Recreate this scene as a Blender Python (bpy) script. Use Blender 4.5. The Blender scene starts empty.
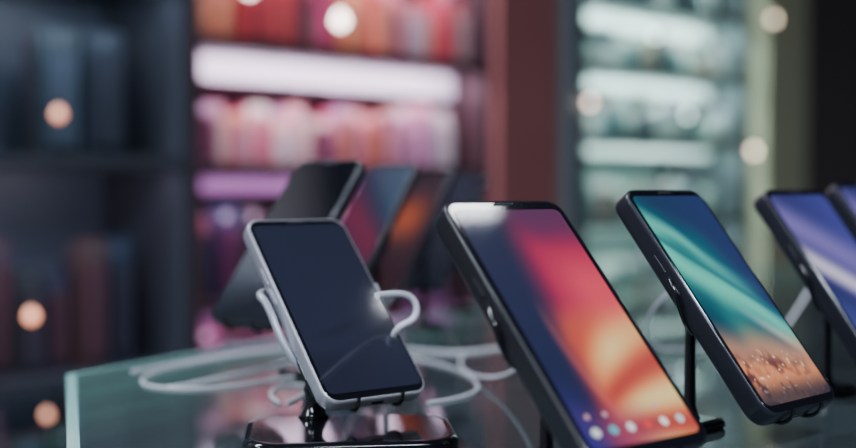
import bpy, bmesh, math, random, numpy as np
from mathutils import Vector, Matrix
random.seed(7)
ZC=1.145
PT=.0286
POSE={"A":(0.0725,0.5915,-0.0640,0.6640,0.8184),"B":(-0.0583,0.7440,-0.0712,0.6550,0.8136),"C":(0.1787,0.7007,-0.0609,0.7677,0.8960),
"D":(0.2960,0.8300,-0.0608,0.7030,0.9093),"E":(0.3790,0.9276,-0.0549,0.6771,0.9068),"F":(-0.1088,0.9128,-0.0367,-0.7101,0.9023),
"G":(-0.0642,1.0850,-0.0414,-0.8906,1.0236),"H":(-0.0234,1.2462,-0.0456,-0.9976,1.0855),"I":(0.0210,1.4120,-0.0484,-0.9644,1.1132)}
# ---------- helpers
def lin(c): 
    return tuple(((v/255)/12.92 if v/255<=.04045 else ((v/255+.055)/1.055)**2.4) for v in c)
def mat(name,col,rough=.5,metal=0,emis=None,es=0,coat=0,noise=0,nscale=30):
    m=bpy.data.materials.new(name);m.use_nodes=True;nt=m.node_tree;b=nt.nodes["Principled BSDF"]
    c=lin(col)+(1,)
    b.inputs["Base Color"].default_value=c;b.inputs["Roughness"].default_value=rough;b.inputs["Metallic"].default_value=metal
    b.inputs["Coat Weight"].default_value=coat
    if emis: b.inputs["Emission Color"].default_value=lin(emis)+(1,);b.inputs["Emission Strength"].default_value=es
    if noise:
        tc=nt.nodes.new("ShaderNodeTexCoord");n=nt.nodes.new("ShaderNodeTexNoise");n.inputs["Scale"].default_value=nscale;n.inputs["Detail"].default_value=4
        r=nt.nodes.new("ShaderNodeValToRGB")
        r.color_ramp.elements[0].color=tuple(v*(1-noise) for v in c[:3])+(1,);r.color_ramp.elements[1].color=tuple(min(1,v*(1+noise)) for v in c[:3])+(1,)
        nt.links.new(tc.outputs["Object"],n.inputs["Vector"]);nt.links.new(n.outputs["Fac"],r.inputs["Fac"]);nt.links.new(r.outputs["Color"],b.inputs["Base Color"])
    return m
def attrmat(name,rough,emit=0,coat=0):
    m=bpy.data.materials.new(name);m.use_nodes=True;nt=m.node_tree;b=nt.nodes["Principled BSDF"]
    a=nt.nodes.new("ShaderNodeAttribute");a.attribute_name="col"
    if emit:
        b.inputs["Base Color"].default_value=(.01,.01,.012,1)
        nt.links.new(a.outputs["Color"],b.inputs["Emission Color"]);b.inputs["Emission Strength"].default_value=emit
    else: nt.links.new(a.outputs["Color"],b.inputs["Base Color"])
    b.inputs["Roughness"].default_value=rough;b.inputs["Coat Weight"].default_value=coat
    return m
def glassmat(name,tint,haze=.1,hcol=(150,172,178)):
    m=bpy.data.materials.new(name);m.use_nodes=True;nt=m.node_tree;nt.nodes.clear();N=nt.nodes.new;K=nt.links.new
    o=N("ShaderNodeOutputMaterial");mx=N("ShaderNodeMixShader");m2=N("ShaderNodeMixShader");t=N("ShaderNodeBsdfTransparent");g=N("ShaderNodeBsdfGlossy");f=N("ShaderNodeFresnel");d=N("ShaderNodeBsdfDiffuse")
    t.inputs[0].default_value=lin(tint)+(1,);g.inputs["Roughness"].default_value=.04;f.inputs[0].default_value=1.5;d.inputs[0].default_value=lin(hcol)+(1,);m2.inputs[0].default_value=haze
    K(t.outputs[0],m2.inputs[1]);K(d.outputs[0],m2.inputs[2])
    K(f.outputs[0],mx.inputs[0]);K(m2.outputs[0],mx.inputs[1]);K(g.outputs[0],mx.inputs[2]);K(mx.outputs[0],o.inputs[0])
    return m
def link(o,parent=None):
    bpy.context.collection.objects.link(o)
    if parent: o.parent=parent
    return o
def empty(name,M=None):
    o=bpy.data.objects.new(name,None);o.empty_display_size=.02;link(o)
    if M is not None:o.matrix_world=M
    return o
def meshobj(name,verts,faces,mats,mi=None,parent=None,smooth=False,bevel=0):
    me=bpy.data.meshes.new(name);me.from_pydata([tuple(v) for v in verts],[],faces)
    for m in mats: me.materials.append(m)
    if mi: me.polygons.foreach_set("material_index",mi)
    me.update()
    bm=bmesh.new();bm.from_mesh(me);bmesh.ops.recalc_face_normals(bm,faces=bm.faces);bm.to_mesh(me);bm.free()
    o=bpy.data.objects.new(name,me);link(o,parent)
    if bevel:
        b=o.modifiers.new("b","BEVEL");b.width=bevel;b.segments=3
    return o
BF=[(0,3,2,1),(4,5,6,7),(0,1,5,4),(1,2,6,5),(2,3,7,6),(3,0,4,7)]
def boxv(x0,x1,y0,y1,z0,z1): return [(x0,y0,z0),(x1,y0,z0),(x1,y1,z0),(x0,y1,z0),(x0,y0,z1),(x1,y0,z1),(x1,y1,z1),(x0,y1,z1)]
def boxes(name,bs,mats,parent=None,bevel=0):
    V=[];Fs=[];mi=[]
    for b in bs:
        n=len(V);V+=boxv(*b[:6]);Fs+=[tuple(i+n for i in f) for f in BF];mi+=[b[6] if len(b)>6 else 0]*6
    return meshobj(name,V,Fs,mats,mi,parent,bevel=bevel)
def rrect(hw,hh,r,n=8):
    pts=[]
    for cx,cy,a0 in ((hw-r,hh-r,0),(-hw+r,hh-r,90),(-hw+r,-hh+r,180),(hw-r,-hh+r,270)):
        for i in range(n+1):
            a=math.radians(a0+90*i/n);pts.append((cx+r*math.cos(a),cy+r*math.sin(a)))
    return pts
def loft(name,loops,mats,mis,cap0,cap1,parent=None,smooth=True):
    V=[];Fs=[];mi=[];n=len(loops[0])
    for l in loops: V+=l
    for k in range(len(loops)-1):
        for i in range(n):
            j=(i+1)%n;Fs.append((k*n+i,k*n+j,(k+1)*n+j,(k+1)*n+i));mi.append(mis[k])
    Fs.append(tuple(range(n)));mi.append(cap0)
    Fs.append(tuple((len(loops)-1)*n+i for i in range(n)));mi.append(cap1)
    o=meshobj(name,V,Fs,mats,mi,parent)
    for p in o.data.polygons:
        if len(p.vertices)==4: p.use_smooth=smooth
    return o
def tube(name,pts,r,m,parent=None):
    cu=bpy.data.curves.new(name,"CURVE");cu.dimensions="3D";cu.bevel_depth=r;cu.bevel_resolution=4;cu.resolution_u=10
    s=cu.splines.new("NURBS");s.points.add(len(pts)-1)
    for p,q in zip(s.points,pts): p.co=(*q,1)
    s.use_endpoint_u=True;s.order_u=4;cu.materials.append(m);cu.use_fill_caps=True
    o=bpy.data.objects.new(name,cu);link(o,parent);return o
# ---------- materials
M_black=mat("black_aluminium",(40,42,52),.3,.5,coat=.4)
M_case=mat("black_polycarbonate",(24,25,32),.35,.1,coat=.4)
M_silver=mat("silver_aluminium",(190,191,200),.35,.6)
M_glassblk=mat("black_cover_glass",(14,15,21),.06,0,coat=1)
M_stand=mat("black_gloss_acrylic",(14,15,20),.12,0,coat=.6)
M_white=mat("white_cable_plastic",(225,226,232),.35)
M_arm=mat("grey_clamp_plastic",(170,173,184),.3,.2)
M_lens=mat("lens_glass",(8,10,20),.05,0,coat=1)
M_scr=attrmat("lit_display",.06,1.15,.6)
M_scrdim=attrmat("dimmed_display",.08,.5,.5)
M_off=mat("switched_off_display",(38,41,56),.07,0,coat=.6)
M_ear=mat("earpiece_mesh",(60,62,70),.5,.5)
# ---------- wallpapers
def ss(a,b,x):
    t=min(1,max(0,(x-a)/(b-a)));return t*t*(3-2*t)
def mix(a,b,t): return tuple(a[i]*(1-t)+b[i]*t for i in range(3))
def wpA(s,v):
    c=mix((22,28,70),(38,44,70),v)
    c=mix(c,(184,36,80),ss(.26,.62,s+.16*(1-v))*ss(1.10,.80,v)*.95)
    c=mix(c,(90,44,84),ss(.76,.96,v)*ss(.3,.7,s)*.85)
    c=mix(c,(228,70,92),ss(.4,.85,s)*ss(.86,.62,v))
    c=mix(c,(240,118,66),ss(.60,.38,v)*ss(.18,.5,s))
    a=math.atan2(v-.0,(s+.1)*.5)
    r=.5+.5*math.sin(a*15+s*3+.6)
    c=mix(c,(255,222,150),ss(.60,.32,v)*ss(.25,.7,s)*(.25+.75*r**1.6))
    c=mix(c,(180,54,56),ss(.60,.34,v)*ss(.22,.5,s)*(1-r)**2.2*.8)
    c=mix(c,(150,60,100),ss(.20,.04,v)*ss(.9,.3,s)*.8)
    c=mix(c,(46,42,126),ss(.34,.0,v)*ss(.28,.02,s))
    e=abs(s-(.25+.9*(.5-v)**2)); c=mix(c,(240,120,110),ss(.06,0,e)*ss(.62,.45,v)*ss(0,.2,v)*.25)
    for i,k in enumerate([(235,240,245),(90,190,210),(240,240,250),(230,70,70),(250,250,250),(210,215,225)]):
        dx=(s-(.11+.155*i))*.07;dy=(v-.06)*.15
        if dx*dx+dy*dy<.0025**2: c=k
    for i in(0,1,4):
        dx=(s-(.11+.155*i))*.07;dy=(v-.12)*.15
        if dx*dx+dy*dy<.0014**2: c=(215,170,185)
    return c
def hsh(x,y):
    n=math.sin(x*127.1+y*311.7)*43758.5453;return n-math.floor(n)
def vn(x,y):
    xi=math.floor(x);yi=math.floor(y);fx=x-xi;fy=y-yi;fx=fx*fx*(3-2*fx);fy=fy*fy*(3-2*fy)
    return (hsh(xi,yi)*(1-fx)+hsh(xi+1,yi)*fx)*(1-fy)+(hsh(xi,yi+1)*(1-fx)+hsh(xi+1,yi+1)*fx)*fy
def wpC(s,v):
    q=v+.42*s
    c=mix((20,52,84),(34,50,100),s)
    w=.03*math.sin(s*7)+.06*(vn(s*3,v*5)-.5)
    c=mix(c,(30,124,124),ss(1.12,.85,q+w)*ss(.25,.5,q)*ss(1.1,.3,s)*.9)
    b=abs(q-.88-w); c=mix(c,(110,216,196),ss(.09,0,b)*.75*ss(1.1,.2,s))
    b=abs(q-.71+w); c=mix(c,(100,222,196),ss(.17,0,b)*.9)
    b=abs(q-.62); c=mix(c,(215,244,232),ss(.06,0,b)*.6*ss(.3,.9,s))
    b=abs(q-.79); c=mix(c,(24,96,112),ss(.04,0,b)*.6)
    c=mix(c,(18,60,84),ss(.35,.0,s)*ss(.62,.4,v)*.8)
    h=.26-.05*s+.06*(vn(s*5,3)-.3)
    c=mix(c,(214,150,118),ss(h+.14,h-.04,v)*.85)
    n=.6*vn(s*9,v*18)+.4*vn(s*24+5,v*40)
    g=mix((96,50,52),(236,146,98),ss(.2,.65,n))
    c=mix(c,g,ss(h,h-.12,v)*.9)
    n2=vn(s*30+9,v*52)
    c=mix(c,(255,236,216),ss(.78,.9,n2)*ss(h,h-.06,v)*.8)
    c=mix(c,(38,40,56),ss(.12,.02,v)*.75)
    return c
def wpD(s,v):
    q=v+.35*s
    c=mix((40,44,98),(64,66,146),s)
    c=mix(c,(120,108,180),ss(.25,.0,abs(q-.85)))
    c=mix(c,(215,205,232),ss(.14,0,abs(q-.62)))
    c=mix(c,(60,70,140),ss(.5,.25,q));return c
def wpG(s,v): return mix(mix((60,40,84),(24,70,110),s),(150,50,90),ss(.3,0,abs(v-.7+.3*s)))
def wpH(s,v): return mix((70,34,44),(225,104,60),ss(.30,0,abs(v-.62))*ss(1.2,.4,s))
def wpI(s,v): return mix((30,34,50),(60,54,80),v)
# ---------- phone
def frame_of(pose):
    x,y,z,th,be=pose
    w=Vector((math.cos(th),math.sin(th),0));h=Vector((-math.sin(th),math.cos(th),0));u=h*math.cos(be)+Vector((0,0,math.sin(be)));n=w.cross(u)
    return Matrix((( w.x,u.x,n.x,x),(w.y,u.y,n.y,y),(w.z,u.z,n.z,z+ZC),(0,0,0,1)))
def phone(name,pose,L,W,t,frame,back,wp=None,scrm=None,r=.010,bez=(.003,.006),res=(80,150),off=None):
    M=frame_of(pose);e=empty(name,M)
    prof=[(.0022,0),(.0016,0),(.0016,-.0002),(.0010,.0001),(.0005,-.0004),(.0001,-.0016),(0,-.003),(0,-t+.003),(.0002,-t+.0018),(.0009,-t+.0007),(.002,-t)]
    loops=[[(px,py,zz) for px,py in rrect(W/2-i,L/2-i,r-i*.8)] for i,zz in prof]
    loft("body",loops,[frame,M_glassblk,back],[1,1,0,0,0,0,0,0,0,2],1,2,e)
    hw=W/2-bez[0];hh=L/2-bez[1];cr=.004;nx,ny=res
    if wp:
        V=[];Fs=[];C=[]
        for j in range(ny+1):
            v=j/ny;yy=-hh+2*hh*v;d=hh-abs(yy);ww=hw-(cr-math.sqrt(max(0,cr*cr-(cr-d)**2)) if d<cr else 0)
            for i in range(nx+1):
                s=i/nx;V.append((-ww+2*ww*s,yy,.0003));C.append(lin(wp(s,v))+(1,))
        for j in range(ny):
            for i in range(nx):
                a=j*(nx+1)+i;Fs.append((a,a+1,a+nx+2,a+nx+1))
        o=meshobj("display",V,Fs,[scrm],None,e)
        at=o.data.color_attributes.new("col","FLOAT_COLOR","POINT");at.data.foreach_set("color",np.array(C,dtype=np.float32).ravel())
    else:
        l=[(a,b,.0003) for a,b in rrect(hw,hh,.004)]
        meshobj("display",l,[tuple(range(len(l)))],[off or M_off],None,e)
    loft("earpiece",[[(a,b+L/2-.0034,zz) for a,b in rrect(.0065,.0006,.0005,3)] for zz in(.0001,.0006)],[M_ear],[0],0,0,e)
    loft("front_camera",[[(a+.014,b+L/2-.0034,zz) for a,b in rrect(.0011,.0011,.00109,4)] for zz in(.0001,.0005)],[M_lens],[0],0,0,e)
    for nm,sx,y0,y1 in(("volume_up_key",-1,.022,.034),("volume_down_key",-1,.006,.018),("power_key",1,.014,.028)):
        boxes(nm,[(sx*W/2-.0006,sx*W/2+.0006,y0,y1,-t/2-.0012,-t/2+.0012)],[frame],e,bevel=.0004)
    loft("charging_port",[[(a,yy,b-t/2) for a,b in rrect(.0045,.0013,.0012,4)] for yy in(-L/2-.0002,-L/2+.001)],[M_lens],[0],0,0,e)
    loft("rear_camera",[[(a-W/2+.016,b+L/2-.022,zz) for a,b in rrect(.009-k,.013-k,.005,5)] for k,zz in((0,-t+.0003),(0,-t-.001),(.001,-t-.0016))],[M_lens],[0,0],0,0,e)
    return e
def stand(pose,L,W,t,base,hd=.022,off=(0,0),byaw=0,up=0,xo=0,pr=1.0):
    M=frame_of(pose);top=M@Vector((xo,up,-t-hd))
    e=empty("phone_display_stand",Matrix.Translation((top.x,top.y,1.0)))
    Mi=Matrix.Translation((-top.x,-top.y,-1.0))@M
    T=lambda p:tuple(Mi@Vector(p))
    bw,bd=base;R=Matrix.Rotation(byaw,4,'Z')
    loft("base",[[tuple(R@Vector((a,b,0))+Vector((off[0],off[1],zz))) for a,b in rrect(bw/2-i,bd/2-i,min(bw,bd)*.22)] for i,zz in((.001,0.0003),(0,.0015),(0,.004),(.0012,.0058),(.005,.0063))],[M_stand],[0,0,0,0],0,0,e)
    hz=top.z-1.0
    circ=lambda r,zz:[(r*pr*math.cos(a*math.pi/10),r*pr*math.sin(a*math.pi/10),zz) for a in range(20)]
    loft("post",[circ(.010,.0063),circ(.008,.009),circ(.0058,.014),circ(.0052,hz-.004),circ(.0065,hz+.002),circ(.005,hz+.006)],[M_stand],[0]*5,0,0,e)
    loft("head_plate",[[T((a+xo,b+up,zz)) for a,b in rrect(hw,hh,.005,4)] for hw,hh,zz in((.014,.018,-t-.0002),(.014,.018,-t-.003),(.007,.009,-t-.007),(.005,.006,-t-hd))],[M_stand],[0]*3,0,0,e)
    return e,T
phones=[("A",.161,.084,.014,M_case,M_case,wpA,M_scr),("B",.144,.075,.0105,M_silver,M_silver,None,None),("C",.158,.080,.0135,M_black,M_black,wpC,M_scr),
("D",.156,.078,.0135,M_black,M_black,wpD,M_scr),("E",.156,.076,.012,M_black,M_black,wpD,M_scr),("F",.156,.074,.010,M_black,M_black,None,None),
("G",.156,.074,.009,M_black,M_black,wpG,M_scrdim),("H",.156,.074,.009,M_black,M_black,wpH,M_scrdim),("I",.156,.074,.009,M_black,M_black,wpI,M_scrdim)]
for k,L,W,t,fr,bk,wp,sm in phones:
    phone("smartphone",POSE[k],L,W,t,fr,bk,wp,sm,bez={"A":(.0046,.0075),"B":(.0034,.006)}.get(k,(.0034,.006)),res=(120,240) if k in "AC" else (24,48),off=M_glassblk if k=="F" else None)
    if k=="B": e,T=stand(POSE[k],L,W,t,(.122,.085),.018,off=(.024,-.033),byaw=.1,up=-.045,xo=-.022)
    else: e,T=stand(POSE[k],L,W,t,(.036,.034),{"A":.012,"C":.022,"D":.010,"E":.010}.get(k,.016),byaw=POSE[k][3],pr=.62)
    am=M_arm if k=="B" else M_stand
    for s in(-1,1):
        pts=[(s*.010,-.01,-t-.003),(s*(W/2-.012),-.02,-t-.004),(s*(W/2+.001),-.012,-t-.003),(s*(W/2+.0028),.004,-t*.5),(s*(W/2+.002),.016,-t*.4)]
        if k=="B" and s==-1: pts=[(-.008,-.06,-t-.004),(-.022,-.052,-t-.006),(-W/2-.001,-.03,-t-.005),(-W/2-.0045,-.005,-t*.8),(-W/2-.005,.014,-t*.6),(-W/2-.0045,.022,-t-.004),(-W/2+.006,.026,-t-.006)]
        tube("clamp_arm_%d"%(1 if s<0 else 2),[T(p) for p in pts],.0024 if k=="B" else .0013,am,e)
    for s in(-1,1):
        tube("foot_hook_%d"%(1 if s<0 else 2),[T(p) for p in[(s*.006,-.015,-t-.003),(s*.014,-L/2+.01,-t-.004),(s*.016,-L/2-.003,-t-.002),(s*.016,-L/2-.0035,-.001),(s*.016,-L/2+.001,.0015)]],.0011,M_stand,e)
# ---------- counter
Vc=lambda x,y,z:(x,y,z+ZC)
poly=[(-.284,.93),(.516,2.32),(1.75,1.607),(.75,-.2),(-.092,.30)]
M_ct=glassmat("counter_glass",(222,232,232),.13)
M_sh=glassmat("shelf_glass",(215,230,228),.16,(110,150,150))
M_edge=mat("polished_green_glass_edge_glow",(160,212,206),.2,0,coat=.5,emis=(140,205,196),es=.22)  # emission paints a glow into the glass edges so they show as bright lines
def slab(name,z0,z1,parent,mt,me_,sh=0,ar=.009):
    cx=sum(p[0] for p in poly)/5;cy=sum(p[1] for p in poly)/5
    P=[(cx+(p[0]-cx)*(1-sh),cy+(p[1]-cy)*(1-sh)) for p in poly]
    V=[(x,y,z0) for x,y in P]+[(x,y,z1) for x,y in P]
    Q=[(cx+(p[0]-cx)*(1-sh-ar),cy+(p[1]-cy)*(1-sh-ar)) for p in poly]
    V+=[(x,y,z1+.0001) for x,y in Q]
    Fs=[tuple(range(5))[::-1],tuple(range(10,15))]+[(i,(i+1)%5,(i+1)%5+5,i+5) for i in range(5)]+[(i+5,(i+1)%5+5,(i+1)%5+10,i+10) for i in range(5)]
    return meshobj(name,V,Fs,[mt,me_],[0,0]+[1]*10,parent)
cnt=empty("glass_display_counter")
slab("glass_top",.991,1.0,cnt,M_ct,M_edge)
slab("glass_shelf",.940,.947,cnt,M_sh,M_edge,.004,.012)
M_deck=mat("dark_display_deck",(60,70,80),.25,0,coat=.3,noise=.3,nscale=6)
slab("display_deck",.80,.82,cnt,M_deck,M_deck)
M_cab=mat("dark_cabinet_laminate",(34,37,44),.4,noise=.15)
slab("cabinet_body",.08,.80,cnt,M_cab,M_cab,.02);slab("plinth",0,.08,cnt,M_case,M_case,.08)
Vp=[];Fp=[]
M_pane=glassmat("side_pane_glass",(215,226,224),.08,(100,150,148))
for i in range(5):
    a=poly[i];b=poly[(i+1)%5];n=len(Vp);Vp+=[(*a,.82),(*b,.82),(*b,.991),(*a,.991)];Fp.append((n,n+1,n+2,n+3))
meshobj("side_panes",Vp,Fp,[M_pane],None,cnt)
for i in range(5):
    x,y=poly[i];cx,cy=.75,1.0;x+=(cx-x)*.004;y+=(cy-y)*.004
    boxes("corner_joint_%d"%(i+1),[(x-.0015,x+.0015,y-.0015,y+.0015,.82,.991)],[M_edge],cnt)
# ---------- cables
def cable(pts,r=.0011,m=M_white):
    return tube("charging_cable",[Vc(*p) for p in pts],r,m)
g=-.1438
cable([(-.075,1.0,-.09),(-.09,1.04,-.13),(-.1157,1.075,g),(-.165,1.042,g),(-.2005,.981,g),(-.222,.925,g),(-.215,.87,g),(-.171,.852,g),(-.131,.875,g),(-.0998,.927,g),(-.06,.93,g)],.001)
cable([(-.19,.865,g),(-.176,.879,g),(-.128,.9645,g),(-.087,1.055,g),(-.05,1.07,-.12),(-.03,1.03,-.09)],.0010)
cable([(-.235,.94,g),(-.20,1.00,g),(-.15,1.075,g),(-.10,1.12,g),(-.05,1.15,g)],.0011)
cable([(-.06,.84,-.1),(-.05,.95,-.13),(-.0256,1.089,g),(.0105,1.042,g),(.046,1.055,g),(.0705,1.089,g),(.10,1.12,g)],.0016)
cable([(-.03,1.05,g),(-.02,1.023,g),(.018,.981,g),(.045,.866,g),(.029,.823,g),(.00,.80,g)],.0011)
cable([(-.10,.80,g),(-.12,.84,g),(-.10,.90,g),(-.08,.86,g),(-.095,.80,g)],.0011)
cable([(-.03,.70,-.062),(-.018,.74,-.064),(-.011,.75,-.066),(-.006,.75,-.074),(-.009,.75,-.083),(-.018,.74,-.084),(-.024,.75,-.095),(-.028,.78,-.12),(-.03,.83,g),(-.01,.88,g)],.0019)
cable([(.18,.86,-.07),(.165,.90,-.09),(.17,.96,-.13),(.22,1.05,g),(.30,1.12,g)],.0012)
cable([(.33,1.10,-.13),(.365,1.14,-.10),(.385,1.15,-.07)],.0014)
cable([(.08,.80,-.09),(.07,.82,-.12),(.05,.86,g),(.02,.95,g),(.03,1.03,g)],.0012)
# ---------- room (rotated frame)
AL=math.atan2(.69,.72);P0=(-.42,2.2)
RM=Matrix.Translation((P0[0],P0[1],ZC))@Matrix.Rotation(AL,4,'Z')
def rb(name,bs,mats,parent=None,bevel=0):
    o=boxes(name,bs,mats,parent,bevel)
    if parent is None:o.matrix_world=RM
    return o
M_wall=mat("dark_painted_wall",(112,104,106),.8,noise=.1,nscale=4)
M_floor=mat("dark_tile_floor",(90,92,100),.3,noise=.2,nscale=3)
M_ceil=mat("dark_ceiling",(110,112,122),.8,noise=.08,nscale=3)
zf=-ZC;zc=1.55
rb("floor",[(-4,5,-6,.4,zf-.05,zf)],[M_floor]);rb("ceiling",[(-4,5,-6,.4,zc,zc+.05)],[M_ceil])
rb("wall_back",[(-4,5,.36,.46,zf,zc)],[M_wall]);rb("wall_front",[(-4,5,-6.1,-6,zf,zc)],[M_wall])
rb("wall_left",[(-4.1,-4,-6,.4,zf,zc)],[M_wall]);rb("wall_right",[(5,5.1,-6,.4,zf,zc)],[M_wall])
rb("baseboard_back",[(-4,5,.34,.36,zf,zf+.1)],[M_case])
def packs(name,bays,seed=1,tag=(235,225,232)):
    rnd=random.Random(seed);V=[];Fs=[];C=[]
    def addbox(b,c):
        n=len(V);V.extend(boxv(*b));Fs.extend([tuple(i+n for i in f) for f in BF]);C.extend([lin(c)+(1,)]*24)
    for t0,t1,z0,hmin,hmax,wmin,wmax,cols,yf in bays:
        t=t0
        while t<t1:
            w=rnd.uniform(wmin,wmax);hh=rnd.uniform(hmin,hmax);c=rnd.choice(cols);c=tuple(max(0,min(255,v+rnd.uniform(-14,14))) for v in c)
            if t+w>t1:break
            if rnd.random()<.95:
                y=yf+rnd.uniform(0,.03)
                addbox((t,t+w,y,y+.012,z0,z0+hh),c)
                c2=rnd.choice(cols);addbox((t+w*.15,t+w*.85,y-.018,y,z0+hh*.08,z0+hh*.78),c2)
                addbox((t+w*.38,t+w*.62,y-.004,y,z0+hh*.86,z0+hh*.94),tag)
                addbox((t+.002,t+w-.002,y+.05,y+.062,z0,z0+hh*.97),rnd.choice(cols))
            t+=w+rnd.uniform(.003,.012)
    o=meshobj(name,V,Fs,[attrmat(name+"_card",.5)],None,None)
    a=o.data.color_attributes.new("col","FLOAT_COLOR","CORNER");a.data.foreach_set("color",np.array(C,dtype=np.float32).ravel())
    o.matrix_world=RM
    return o
M_brown=mat("brown_shelf_laminate",(72,52,60),.5,noise=.12,nscale=8)
M_dark=mat("charcoal_shelf_laminate",(58,62,72),.45,noise=.1,nscale=8)
M_redp=mat("russet_end_panel",(150,92,92),.6,noise=.1,nscale=5)
M_post=mat("grey_steel_post",(92,104,108),.4,.2)
M_beige=mat("lit_beige_column",(180,182,152),.7,noise=.06,nscale=5)
M_led=mat("cool_led_diffuser",(200,195,215),.5,emis=(206,196,228),es=.42)
M_ledg=mat("greenish_led_diffuser",(205,225,220),.5,emis=(190,225,220),es=.5)
M_ledp=mat("violet_led_diffuser",(130,90,140),.5,emis=(180,100,160),es=.08)
M_backm=mat("pink_lit_back_panel",(170,110,128),.6,noise=.1)
M_backr=mat("sage_back_panel",(126,156,152),.6,noise=.1)
M_backl=mat("slate_back_panel",(72,82,98),.4,noise=.2,nscale=5)
def unit(name,t0,t1,zs,leds,mats,ly=.15,d=.30):
    bs=[(t0,t1,.29,.31,zf,1.2,1),(t0-.02,t0,0,.31,zf,1.2,0),(t1,t1+.02,0,.31,zf,1.2,0),(t0,t1,0,.31,zf,zf+.1,0)]
    for z in zs: bs.append((t0,t1,0,.30,z,z+.022,0))
    for z,h,li,en,col in leds:
        if h: bs.append((t0+.01,t1-.01,ly,ly+.03,z-h,z-.001,li))
    o=rb(name,bs,mats)
    for z,h,li,en,col in leds:
        ld=bpy.data.lights.new("shelf_front_fill","AREA");ld.shape="RECTANGLE";ld.size=t1-t0-.04;ld.size_y=.02;ld.energy=en;ld.color=col  # area fill added along each board front to brighten packages, apart from the diffusers
        lo=bpy.data.objects.new("shelf_front_fill",ld);link(lo,o)
        lo.location=((t0+t1)/2,.012,z-.006);lo.rotation_euler=(math.radians(38),0,0)
    return o
pkc=(1,.80,.90);grc=(.78,1,.97);blc=(.75,.85,1)
unit("accessory_shelving_unit",.0,.76,[-.9,-.68,-.46,-.235,.025,.265,.53,.80],[(.53,.04,2,2.8,pkc),(.265,.05,2,2.4,pkc),(.025,.03,3,1.2,(.95,.6,.9)),(-.235,.02,3,.7,(.9,.6,.9)),(.80,.05,2,2.4,pkc)],[M_brown,M_backm,M_led,M_ledp],ly=.09)
warm=[(200,60,92),(210,100,130),(225,150,160),(190,70,80),(70,40,60),(230,190,195),(180,50,76),(225,205,222),(170,60,110),(225,150,120)]
pk=[(216,150,172),(225,125,155),(230,200,205),(200,90,125),(232,175,165),(230,218,228),(205,125,112),(130,66,96),(200,150,190)]
dk=[(60,50,70),(100,50,86),(60,66,96),(140,76,106),(80,74,90)]
packs("phone_case_packages",[(.01,.75,.287,.11,.19,.03,.07,warm,.04),(.01,.75,.552,.15,.2,.05,.08,warm,.05),(.01,.75,.047,.09,.155,.025,.06,pk,.04),(.01,.75,-.213,.14,.19,.04,.08,dk,.05),(.01,.75,-.438,.12,.18,.05,.08,dk,.05),(.01,.75,-.658,.12,.18,.05,.08,dk,.08)],seed=11)
rb("end_panel",[(.785,.998,-.02,.31,zf,1.25)],[M_redp],bevel=.004)
rb("support_post",[(1.0,1.06,-.06,.31,zf,zc)],[M_post],bevel=.004)
unit("glass_gadget_shelving_unit",1.085,1.86,[-.9,-.7,-.5,-.3,-.10,.115,.30,.475,.68,.9],[(.68,.05,2,3,grc),(.475,.035,2,3,grc),(.30,.03,2,2.8,grc),(.115,.02,2,2,grc),(-.10,.008,2,1.4,grc),(-.3,0,2,1,grc)],[M_post,M_backr,M_ledg],ly=.11)
gr=[(120,140,135),(150,165,160),(60,80,84),(190,205,200),(44,64,72),(140,124,116),(90,130,130)]
packs("gadget_boxes",[(1.09,1.85,z+.022,.05,.12,.03,.09,gr,.04) for z in(.115,.30,.475,-.10,-.3,.68)],seed=5)
rb("lit_column",[(1.90,2.14,-.05,.31,zf,zc)],[M_beige])
unit("dark_cabinet_shelving_unit",-1.3,-.04,[-.9,-.62,-.34,.04,.36,.66],[(.66,0,0,1.8,blc),(.36,0,0,2.0,blc),(.04,0,0,1.3,(.9,.8,.95)),(-.34,0,0,.9,blc)],[M_dark,M_backl])
bl=[(64,76,94),(72,86,104),(50,56,70),(76,72,84)];br=[(92,62,76),(70,64,80),(100,70,80),(56,58,74)]
packs("tablet_case_packages",[(-1.28,-.06,z+.022,.15,.24,.03,.08,cc,.08) for z,cc in((.04,bl),(.36,bl),(-.34,br),(-.62,br))],seed=8,tag=(90,96,110))
rb("trim_1",[(-.66,-.63,-.04,-.001,zf,zc)],[M_post])
# bulbs
def bulb(name,t,y,z,r,col,es):
    e=empty(name,RM@Matrix.Translation((t,y,z)))
    m=mat(name+"_glow",(240,220,200),.4,emis=col,es=es)
    prof=[(0.2,-1),(.75,-.7),(1,-.1),(.85,.45),(.5,.8),(.35,1.2)]
    loft("globe",[[(r*k*math.cos(a*math.pi/8),r*k*math.sin(a*math.pi/8),r*zz) for a in range(16)] for k,zz in prof],[m],[0]*5,0,0,e)
    loft("socket",[[(r*k*math.cos(a*math.pi/8),r*k*math.sin(a*math.pi/8),zz) for a in range(16)] for k,zz in((.4,r*1.2),(.45,r*1.3),(.4,r*2),(.1,r*2.2))],[M_case],[0]*3,0,0,e)
    return e
W_=(255,160,115)
bulb("wall_lamp",-.30,-.04,.125,.010,W_,2.8);bulb("wall_lamp",-.35,-.04,-.205,.010,W_,4);bulb("wall_lamp",-.325,-.04,-.37,.008,W_,2.4)
bulb("spot_bulb",.31,-.03,.34,.014,(255,235,228),14);bulb("spot_bulb",.09,-.03,.375,.012,(255,225,220),10)
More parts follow.
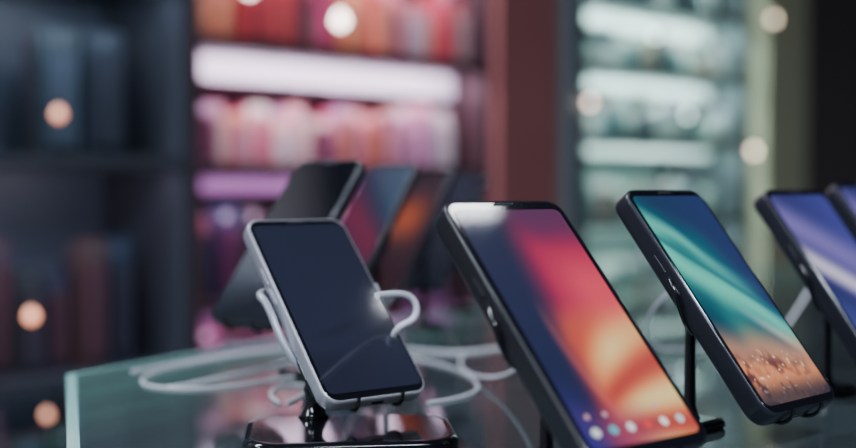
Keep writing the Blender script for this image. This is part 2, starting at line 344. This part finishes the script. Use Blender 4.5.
bulb("spot_bulb",1.045,-.08,.21,.009,(255,225,215),8);bulb("spot_bulb",1.77,-.09,.11,.010,(255,232,200),9);bulb("spot_bulb",1.87,-.09,.49,.010,(255,235,200),6)
bulb("spot_bulb",-.17,-.04,.365,.009,(230,240,255),8);bulb("spot_bulb",1.5,-.05,.20,.008,(225,255,248),5);bulb("spot_bulb",1.35,-.05,.40,.008,(225,255,248),5)
# ceiling lights; the panels are unseen extras added to brighten the room
M_panel=mat("fill_panel_diffuser",(235,238,245),.5,emis=(215,225,245),es=6)
def cpanel(x,y,lx,ly,rot,en=42,mt=M_panel,nm="ceiling_fill_panel"):
    e=empty(nm,Matrix.Translation((x,y,ZC+zc-.03))@Matrix.Rotation(rot,4,'Z'))
    boxes("diffuser",[(-lx/2,lx/2,-ly/2,ly/2,-.012,0)],[mt],e);
    boxes("housing",[(-lx/2-.02,lx/2+.02,-ly/2-.02,ly/2+.02,0,.028)],[M_case],e)
    if en:
        ld=bpy.data.lights.new("panel_fill_light","AREA");ld.shape="RECTANGLE";ld.size=lx;ld.size_y=ly;ld.energy=en;ld.color=(.80,.88,1)
        lo=bpy.data.objects.new("panel_fill_light",ld);link(lo,e);lo.location=(0,0,-.016)
for x,y in((-1.2,1.2),(.4,-.6),(1.9,-.4),(-.9,-1.6),(-2.2,-.4)): cpanel(x,y,1.1,.16,AL)
M_track=mat("track_light_diffuser",(250,250,250),.4,emis=(245,248,255),es=30)
cpanel(1.10,1.30,.17,.04,.664,0,M_track,"track_light")
# world
w=bpy.data.worlds.new("world");bpy.context.scene.world=w;w.use_nodes=True
w.node_tree.nodes["Background"].inputs[0].default_value=(.5,.6,.8,1);w.node_tree.nodes["Background"].inputs[1].default_value=.25
# camera
cd=bpy.data.cameras.new("camera");c=bpy.data.objects.new("camera",cd);link(c);bpy.context.scene.camera=c
c.location=(0,0,ZC);c.rotation_euler=(math.pi/2-PT,0,0);cd.lens=50.0;cd.sensor_width=36;cd.clip_start=.01
cd.dof.use_dof=True;cd.dof.focus_distance=.67;cd.dof.aperture_fstop=2.8
